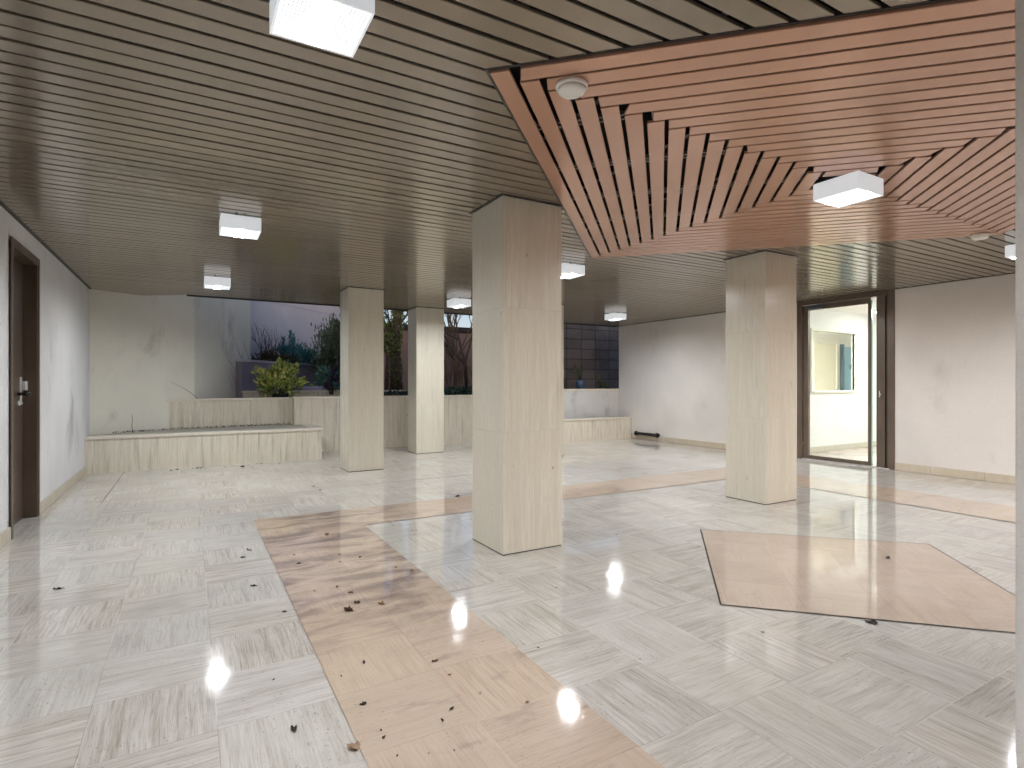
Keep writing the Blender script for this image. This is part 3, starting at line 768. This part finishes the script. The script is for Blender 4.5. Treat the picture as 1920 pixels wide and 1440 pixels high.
bush('blue_conifer', 'broad blue green conifer bush behind the low garden wall', 'bush', (1.95, 12.55, 1.35), .42, .35, .30, 1500, .10, 'conifer', .14, 6, .1, None, 'twig', 1.2)
t = thing('blue_conifer', 'pair of upright blue green conifer spires rising over the broad one', 'bush', (1.84, 12.75, 1.4))
lm = MB(); b = MB()
for (sx, hh) in ((-.12, .72), (.02, .86), (.09, .80)):
    b.tube([(sx, 0, 0), (sx, 0, hh*.95)], [.012, .003], 5)
    for k in range(260):
        z = random.uniform(.05, hh); r_ = .045*(1-z/hh*.6)
        a = random.uniform(0, 6.28); lm.leaf(Vector((sx+r_*math.cos(a)*random.random(), r_*math.sin(a)*random.random(), z)), Vector((math.cos(a)*.5, math.sin(a)*.5, 1)), .07, .16)
b.build('stem', 'twig', t); lm.build('foliage', 'conifer', t)
bush('blue_conifer', 'paler blue green conifer bush at the right end of the low garden wall', 'bush', (2.36, 12.85, 1.35), .38, .3, .29, 1000, .10, 'conifer', .14, 6, .1, None, 'twig', 1.0)
bush('low_hedge', 'olive clipped hedge on top of the low garden wall by the cream wall', 'hedge', (1.45, 11.95, 1.45), .42, .28, .16, 1500, .05, 'hedge', .5, 4, .05)
bush('dark_evergreen', 'rounded dark evergreen with glossy leaves beside the pillar', 'bush', (2.62, 12.1, .9), .34, .34, .78, 2200, .10, 'darkgreen', .34, 9, .15)
t = thing('yucca', 'spiky yucca head sticking up over the dark evergreen', 'plant', (2.72, 12.0, .9))
b = MB(); b.tube([(0, 0, 0), (.03, 0, .8), (.02, 0, 1.42)], [.05, .045, .04], 8); b.build('trunk', 'bark', t)
lm = MB()
for k in range(90):
    a = random.uniform(0, 6.28); e = random.uniform(-.3, 1.2)
    lm.leaf(Vector((.02, 0, random.uniform(1.2, 1.5))), Vector((math.cos(a), math.sin(a), e)), random.uniform(.22, .34), .13, .2)
lm.build('foliage', 'darkgreen', t)
bush('teal_shrub', 'sprawling teal leaved shrub at the end of the lilac bench', 'shrub', (2.30, 10.75, .95), .26, .2, .30, 260, .085, 'teal', .5, 10, .2)
bush('purple_shrub', 'dark purple leaved shrub half hidden by the pillar', 'shrub', (2.48, 11.1, .92), .24, .2, .22, 600, .07, 'purple', .6, 6, .1)

def branchy(bm, p, d, L, r, depth, spread=.55, minr=.0025):
    n = 4
    pts = stemline(p, d, L, .13, n)
    bm.tube(pts, [max(minr, r*(1-.45*i/n)) for i in range(n+1)], 6 if r > .02 else 4, cap=False)
    if depth <= 0: return
    for k in range(random.choice((2, 3))):
        i = random.choice((2, 3, 4))
        dd = (pts[i]-pts[i-1]).normalized()
        nd = (dd+Vector((random.uniform(-1, 1), random.uniform(-1, 1), random.uniform(-.35, .8)))*spread).normalized()
        branchy(bm, pts[i], nd, L*random.uniform(.55, .8), max(minr, r*.55), depth-1, spread, minr)
# ivy-clad tree between the far pillars
t = thing('ivy_tree', 'ivy covered tree trunk between the two far pillars', 'tree', (3.93, 11.9, .85))
b = MB()
trunk = [(0, 0, 0), (-.01, 0, .5), (-.03, .02, 1.0), (.03, .02, 1.7), (.06, .02, 2.4), (.04, .05, 3.4)]
b.tube(trunk, [.15, .125, .12, .10, .09, .07], 12); b.tube([(-.03, 0, .95), (-.18, .02, 1.35), (-.38, .04, 1.85), (-.55, .05, 2.5)], [.085, .07, .06, .045], 10)
for k in range(7): branchy(b, (.03, .02, 1.3+.25*k), (random.uniform(-1, 1), random.uniform(-.4, .4), .6), .7, .03, 2)
b.build('trunk', 'bark', t)
lm = MB()
for k in range(1500):
    if random.random() < .62:
        z = random.uniform(.1, 2.6); i = max(q for q in range(5) if trunk[q][2] <= z); f = (z-trunk[i][2])/(trunk[i+1][2]-trunk[i][2])
        c = Vector(trunk[i]).lerp(Vector(trunk[i+1]), f)
    else:
        f = random.random(); c = Vector((-.03, 0, .95)).lerp(Vector((-.55, .05, 2.5)), f)
    a = random.uniform(0, 6.28); v = Vector((math.cos(a), math.sin(a), random.uniform(-.3, .3)))
    lm.leaf(c+v*random.uniform(.07, .125), v+Vector((random.uniform(-1, 1), random.uniform(-1, 1), -.3)), random.uniform(.05, .085), .8)
lm.build('ivy', 'ivy', t)
t = thing('bare_tree', 'bare branched tree behind the far right of the tall planter', 'tree', (5.78, 12.6, .85))
b = MB(); b.tube([(.2, 0, 0), (.15, 0, .8), (-.05, 0, 1.5)], [.05, .04, .03], 8)
branchy(b, (.15, 0, .8), (-.65, -.1, .55), 1.1, .030, 4); branchy(b, (-.05, 0, 1.5), (-.25, 0, 1), .9, .026, 4); branchy(b, (.15, 0, .8), (.3, .1, 1), 1.1, .028, 4); branchy(b, (-.05, 0, 1.4), (-1., 0, .35), .9, .022, 4)
b.build('trunk', 'bark', t)
t = thing('bare_tree', 'bare branched tree left of the ivy trunk, behind the near far pillar', 'tree', (4.12, 13.2, .85))
b = MB(); b.tube([(0, 0, 0), (.02, 0, 1.0)], [.05, .04], 8)
for k in range(4): branchy(b, (.02, 0, 1.0), (random.uniform(-.6, .6), random.uniform(-.3, .3), 1), 1.0, .03, 4)
b.build('trunk', 'bark', t)
t = thing('bare_tree', 'pale twiggy crown against the sky above the brown house wall', 'tree', (7.0, 15.6, .85))
b = MB(); b.tube([(0, 0, 0), (.02, 0, 1.1)], [.06, .05], 8)
for k in range(12): branchy(b, (.02, 0, 1.0), (random.uniform(-.8, .8), random.uniform(-.3, .3), 1), 1.3, .03, 4)
b.build('trunk', 'bark', t)
t = thing('bare_shrub', 'leafless twiggy shrub against the pale garden wall beside the cream wall', 'shrub', (1.32, 12.0, 1.4))
b = MB()
for k in range(10): branchy(b, (random.uniform(-.12, .16), random.uniform(-.05, .05), 0), (random.uniform(-.4, .3), random.uniform(-.2, .2), 1), random.uniform(.35, .55), .010, 2, .4, .0022)
b.build('twigs', 'twig', t)
t = thing('rust_shrub', 'rusty orange twiggy shrub under the bare branches', 'shrub', (5.35, 11.7, .88))
b = MB()
for k in range(34): branchy(b, (random.uniform(-.5, .5), random.uniform(-.2, .2), 0), (random.uniform(-.6, .6), random.uniform(-.3, .3), 1), random.uniform(.35, .62), .007, 2, .45, .0022)
b.build('twigs', 'rust', t)
lm = MB()
for k in range(1900):
    x = random.uniform(2.9, 5.55); y = random.uniform(9.98, 10.75)
    if x < 3.7 and random.random() < .55: continue
    z = random.uniform(0., .17)*(.5 if x < 3.8 else 1.)
    lm.leaf(Vector((x, y, .90+z)), Vector((random.uniform(-1, 1), random.uniform(-1, 1), random.uniform(-.1, .8))), random.uniform(.045, .085), .7)
o = lm.build('ground_ivy', 'groundivy'); o['kind'] = 'stuff'; o['label'] = 'dark ivy ground cover along the top of the tall planter'; o['category'] = 'ground cover'
lm = MB()
for k in range(700):
    x = random.uniform(2.9, 4.4); y = random.uniform(9.96, 11.3)
    lm.leaf(Vector((x, y, .885+random.uniform(0, .05))), Vector((random.uniform(-1, 1), random.uniform(-1, 1), random.uniform(-.1, .4))), random.uniform(.04, .08), .6)
o = lm.build('fallen_leaves', 'rust'); o['kind'] = 'stuff'; o['label'] = 'rusty fallen leaves on the soil around the ivy tree'; o['category'] = 'leaf litter'
# two small plants on the right-hand planter
t = bush('potted_plant', 'small plant in a blue patterned pot on the right corner planter', 'plant', (7.32, 9.72, 1.20), .13, .1, .17, 90, .07, 'darkgreen', .4, 7, .1)
b = MB(); b.lathe([(.05, -.18), (.085, -.12), (.10, -.04), (.085, .02), (.07, .035)], n=20); b.build('pot', 'bluepot', t)
bush('small_plant', 'small spiky dark plant on the right planter next to the plaster wall', 'plant', (7.92, 9.78, 1.02), .16, .12, .15, 120, .11, 'darkgreen', .2, 6, .1)
lm = MB()
for k in range(520):
    x = random.uniform(5.7, 8.1)
    lm.leaf(Vector((x, 10.6+random.uniform(-.05, .15), 2.60+random.uniform(-.05, .12))), Vector((random.uniform(-1, 1), -1, random.uniform(-.9, .2))), random.uniform(.04, .09), .6)
o = lm.build('hanging_ivy', 'darkgreen'); o['kind'] = 'stuff'; o['label'] = 'fringe of leaves along the top of the block retaining wall'; o['category'] = 'ground cover'
# dry stalks
def stalk(label, pts, r=.004):
    b = MB(); b.tube(pts, [r*(1-.6*i/(len(pts)-1)) for i in range(len(pts))], 5); return tag(b.build('dry_stalk', 'twig'), label, 'twig')
stalk('single thin dry stalk standing in the low planter against the cream wall', [(-.69, 9.38, .45), (-.70, 9.38, .56), (-.692, 9.39, .64), (-.705, 9.40, .72)], .004)
stalk('thin dry twig leaning on the cream wall above the stained planter tier', [(.10, 9.92, .92), (.0, 9.84, 1.02), (-.12, 9.77, 1.10), (-.24, 9.70, 1.17)], .0035)
t = thing('dry_creeper', 'leafless dry creeper clinging to the garden end of the cream wall', 'creeper', (.62, 10.72, .9))
b = MB(); dirv = Vector((A2[0]-A1[0], A2[1]-A1[1], 0)).normalized()
for k in range(16):
    p0 = dirv*random.uniform(-.2, .55)+Vector((.02, -.012, random.uniform(0, .8)))
    pts = [p0]
    for q in range(6):
        pts.append(pts[-1]+dirv*random.uniform(-.075, .0)+Vector((0, 0, random.uniform(.02, .09))))
    b.tube(pts, [.0022*(1-.1*i) for i in range(7)], 4)
b.build('stems', 'twig', t)

# ------------------------------------------------------------------ dead leaves on the floor
def dead_leaf_mesh(kind, seed):
    rr = random.Random(seed); b = MB(); n = 14; rings = 4
    ph = rr.random()*6; lob = [1+.13*math.cos(3*a+ph)+rr.uniform(-.16, .16) for a in [2*math.pi*k/n for k in range(n)]]
    curl = rr.uniform(.7, 1.7); el = rr.uniform(.45, .75)
    vs = [[b.bm.verts.new((0, 0, .02))]]
    for q in range(1, rings+1):
        row = []
        for k in range(n):
            a = 2*math.pi*k/n; r = .5*q/rings*lob[k]
            x, y = r*math.cos(a), r*math.sin(a)*el
            z = .02+curl*(y*y)*1.7+.35*x*x*rr.uniform(.6, 1.2)+rr.uniform(-.03, .05)*q
            row.append(b.bm.verts.new((x, y, max(.006, z))))
        vs.append(row)
    for k in range(n): b.bm.faces.new((vs[0][0], vs[1][k], vs[1][(k+1) % n]))
    for q in range(1, rings):
        for k in range(n): b.bm.faces.new((vs[q][k], vs[q+1][k], vs[q+1][(k+1) % n], vs[q][(k+1) % n]))
    b.tube([(.45, 0, .10), (.62, .03, .05), (.8, .02, .03)], [.02, .016, .012], 5)
    if kind == 'c':                           # a crumpled clump: several curled lobes
        for s_ in range(4):
            a = s_*1.57+.4; b.leaf(Vector((0, 0, .05)), Vector((math.cos(a), math.sin(a), .9)), .6, .8, .5)
    me = bpy.data.meshes.new('dead_leaf'); bmesh.ops.recalc_face_normals(b.bm, faces=b.bm.faces[:]); b.bm.to_mesh(me); b.bm.free()
    for f in me.polygons: f.use_smooth = True
    return me
LM = {k: [] for k in 'kbct'}
for k, mat in (('k', 'leafdark'), ('b', 'leafbrown'), ('c', 'leafrust'), ('t', 'leaftan')):
    for s_ in range(3):
        me = dead_leaf_mesh(k, 10+s_+ord(k)); me.materials.append(M['leafbrown' if k == 'c' else 'leafrust' if (k == 't' and s_) else mat]); LM[k].append(me)
NAMED = {0: 'black dead leaf lying alone on the pale floor at far left', 1: 'largest brown crumpled dead leaf, on the pink stone strip',
 2: 'dark curled dead leaf on pale stone left of the pink strip, nearest the viewer', 3: 'tan curled dead leaf at the left edge of the pink strip near the bottom',
 4: 'black dead leaf at the edge of the pink diamond inlay', 5: 'dark dead leaf on the pink diamond inlay', 6: 'dark leaf on pale stone left of the pink strip, midway along it',
 7: 'upper of two small brown leaves left of the far end of the pink strip', 8: 'lower of two small dark leaves left of the far end of the pink strip',
 12: 'brown leaf just behind the largest crumpled leaf on the pink strip', 13: 'pale tan leaf right of the largest crumpled leaf on the pink strip', 14: 'rust leaf at the right edge of the pink strip near its dark stains',
 31: 'dark leaf on the floor just left of the nearest pillar', 22: 'brown crumpled leaf alone on the clean near part of the pink strip', 9: 'flat dark leaf on the stained far end of the pink strip'}
LEAVES = [(-0.632, 3.946, 0.047, 'k'), (0.687, 2.832, 0.048, 'c'), (0.297, 1.956, 0.035, 'k'), (0.444, 1.762, 0.043, 't'), (2.818, 1.451, 0.056, 'k'), (3.945, 1.926, 0.042, 'k'), (0.313, 3.457, 0.036, 'k'), (0.351, 4.216, 0.033, 'b'), (0.3, 4.056, 0.035, 'k'), (0.599, 3.733, 0.03, 'k'), (0.967, 3.671, 0.028, 'k'), (0.759, 3.07, 0.026, 'b'), (0.753, 2.911, 0.036, 'b'), (0.857, 2.835, 0.036, 't'), (1.167, 3.231, 0.032, 't'), (1.106, 3.358, 0.02, 'k'), (0.829, 3.637, 0.017, 'k'), (0.865, 3.795, 0.018, 'k'), (0.894, 4.338, 0.04, 'b'), (0.714, 3.197, 0.021, 'b'), (0.409, 2.985, 0.024, 'k'), (0.614, 2.272, 0.024, 'k'), (0.871, 2.138, 0.024, 'b'), (0.533, 1.979, 0.023, 'k'), (0.793, 1.795, 0.022, 'k'), (0.739, 1.752, 0.018, 'k'), (0.543, 1.801, 0.011, 'k'), (0.539, 1.759, 0.019, 'k'), (0.279, 2.323, 0.012, 'k'), (1.524, 4.134, 0.017, 'k'), (1.493, 4.133, 0.017, 'k'), (2.351, 5.176, 0.054, 'k'), (1.212, 6.228, 0.029, 'k'), (0.593, 3.193, 0.018, 't'), (0.598, 3.936, 0.018, 'k'), (1.304, 2.032, 0.012, 'k'), (2.794, 3.258, 0.016, 'k'), (1.778, 2.583, 0.012, 'k'), (3.151, 1.877, 0.012, 'k'), (2.976, 2.069, 0.013, 'k'), (0.878, 2.009, 0.012, 't'), (1.041, 1.697, 0.017, 't'), (0.922, 1.832, 0.014, 't'), (0.51, 2.212, 0.012, 'k'), (0.71, 1.588, 0.008, 'k'), (0.636, 1.614, 0.008, 'k'), (0.549, 1.652, 0.01, 'k'), (1.614, 1.735, 0.009, 'k'), (2.278, 1.643, 0.02, 't'), (1.194, 6.491, 0.03, 'k'), (-0.213, 8.581, 0.035, 'k'), (-0.148, 8.648, 0.057, 'k'), (0.037, 8.65, 0.029, 'k'), (0.087, 8.675, 0.058, 'k'), (0.131, 8.65, 0.058, 'k'), (0.418, 8.596, 0.029, 'k'), (0.631, 8.53, 0.066, 'k'), (0.823, 8.716, 0.038, 'k'), (0.882, 8.682, 0.038, 'k'), (1.107, 8.552, 0.03, 'k'), (0.18, 8.567, 0.022, 'k'), (0.704, 8.605, 0.022, 'k'), (1.001, 8.492, 0.023, 'k')]
for i, (x, y, w, k) in enumerate(LEAVES):
    o = bpy.data.objects.new('dead_leaf', LM[k][i % 3]); COL.objects.link(o)
    inpink = .46 < x < 1.22 and y < 5.13
    o.location = (x, y, .005 if (inpink or i == 5) else .001)
    s_ = w*1.05; o.scale = (s_, s_, s_*.8); o.rotation_euler = (random.uniform(-.12, .12), random.uniform(-.12, .12), random.uniform(0, 6.28))
    if i in NAMED: tag(o, NAMED[i], 'dead leaf')
    elif y > 8.4: tag(o, 'tiny dark leaf crumb along the foot of the low stone planter', 'dead leaf', 'leaf crumbs along the planter foot')
    elif inpink: tag(o, 'small dry leaf scrap scattered on the pink stone strip', 'dead leaf', 'small leaf scraps on the pink strip')
    else: tag(o, 'tiny dark leaf scrap scattered on the pale stone floor', 'dead leaf', 'small leaf scraps on the pale floor')
lm = MB()
for k in range(420):
    x = random.uniform(-.9, 1.45); y = (9.70+.158*(x+.28) if x > -.25 else 9.17+.6*(x+1.15))-.02-abs(random.gauss(0, .035))
    lm.leaf(Vector((x, y, .470+random.uniform(0, .02))), Vector((random.uniform(-1, 1), random.uniform(-1, 1), random.uniform(-.1, .25))), random.uniform(.012, .03), .6)
o = lm.build('leaf_litter', 'leafdark'); o['kind'] = 'stuff'; o['label'] = 'dark leaf litter along the foot of the stained planter tier'; o['category'] = 'leaf litter'

# ------------------------------------------------------------------ dusk sky and added fill sun
w = bpy.data.worlds.new('World'); scene.world = w; w.use_nodes = True
nt = w.node_tree; nt.nodes.clear()
sky = nt.nodes.new('ShaderNodeTexSky'); sky.sky_type = 'NISHITA'; sky.sun_disc = False
sky.sun_elevation = R(10.); sky.sun_rotation = R(210); sky.ozone_density = 2.; sky.air_density = 1.
bg = nt.nodes.new('ShaderNodeBackground'); bg.inputs[1].default_value = .15
ow = nt.nodes.new('ShaderNodeOutputWorld'); 
tint = nt.nodes.new('ShaderNodeMix'); tint.data_type = 'RGBA'; tint.blend_type = 'MULTIPLY'; tint.inputs[0].default_value = 1.; tint.inputs[7].default_value = (1., .82, .88, 1.)
nt.links.new(sky.outputs[0], tint.inputs[6]); nt.links.new(tint.outputs[2], bg.inputs[0]); nt.links.new(bg.outputs[0], ow.inputs[0])
sun = bpy.data.lights.new('fill_sun', 'SUN'); sun.energy = 1.5; sun.angle = R(45); sun.color = (.96, .98, 1.)  # very broad sun added as even fill from behind the camera
so = bpy.data.objects.new('fill_sun', sun); COL.objects.link(so); so.rotation_euler = Vector((.46, .83, -.168)).to_track_quat('-Z', 'Y').to_euler()

# ------------------------------------------------------------------ camera and render
cam = bpy.data.cameras.new('camera'); co = bpy.data.objects.new('camera', cam); COL.objects.link(co)
co.location = (0, 0, CAMZ); co.rotation_euler = (R(90), 0, R(-30))
cam.lens = 36*1046/1920; cam.sensor_width = 36; cam.clip_start = .02; cam.clip_end = 400
scene.camera = co
vs = scene.view_settings; vs.view_transform = 'Standard'; vs.look = 'None'; vs.exposure = .17; vs.gamma = 1.
cy = scene.cycles
cy.use_denoising = True; cy.denoiser = 'OPENIMAGEDENOISE'
cy.max_bounces = 10; cy.diffuse_bounces = 6; cy.glossy_bounces = 5; cy.transparent_max_bounces = 12; cy.transmission_bounces = 6
cy.sample_clamp_indirect = 8.; cy.caustics_reflective = False; cy.caustics_refractive = False; cy.blur_glossy = .5
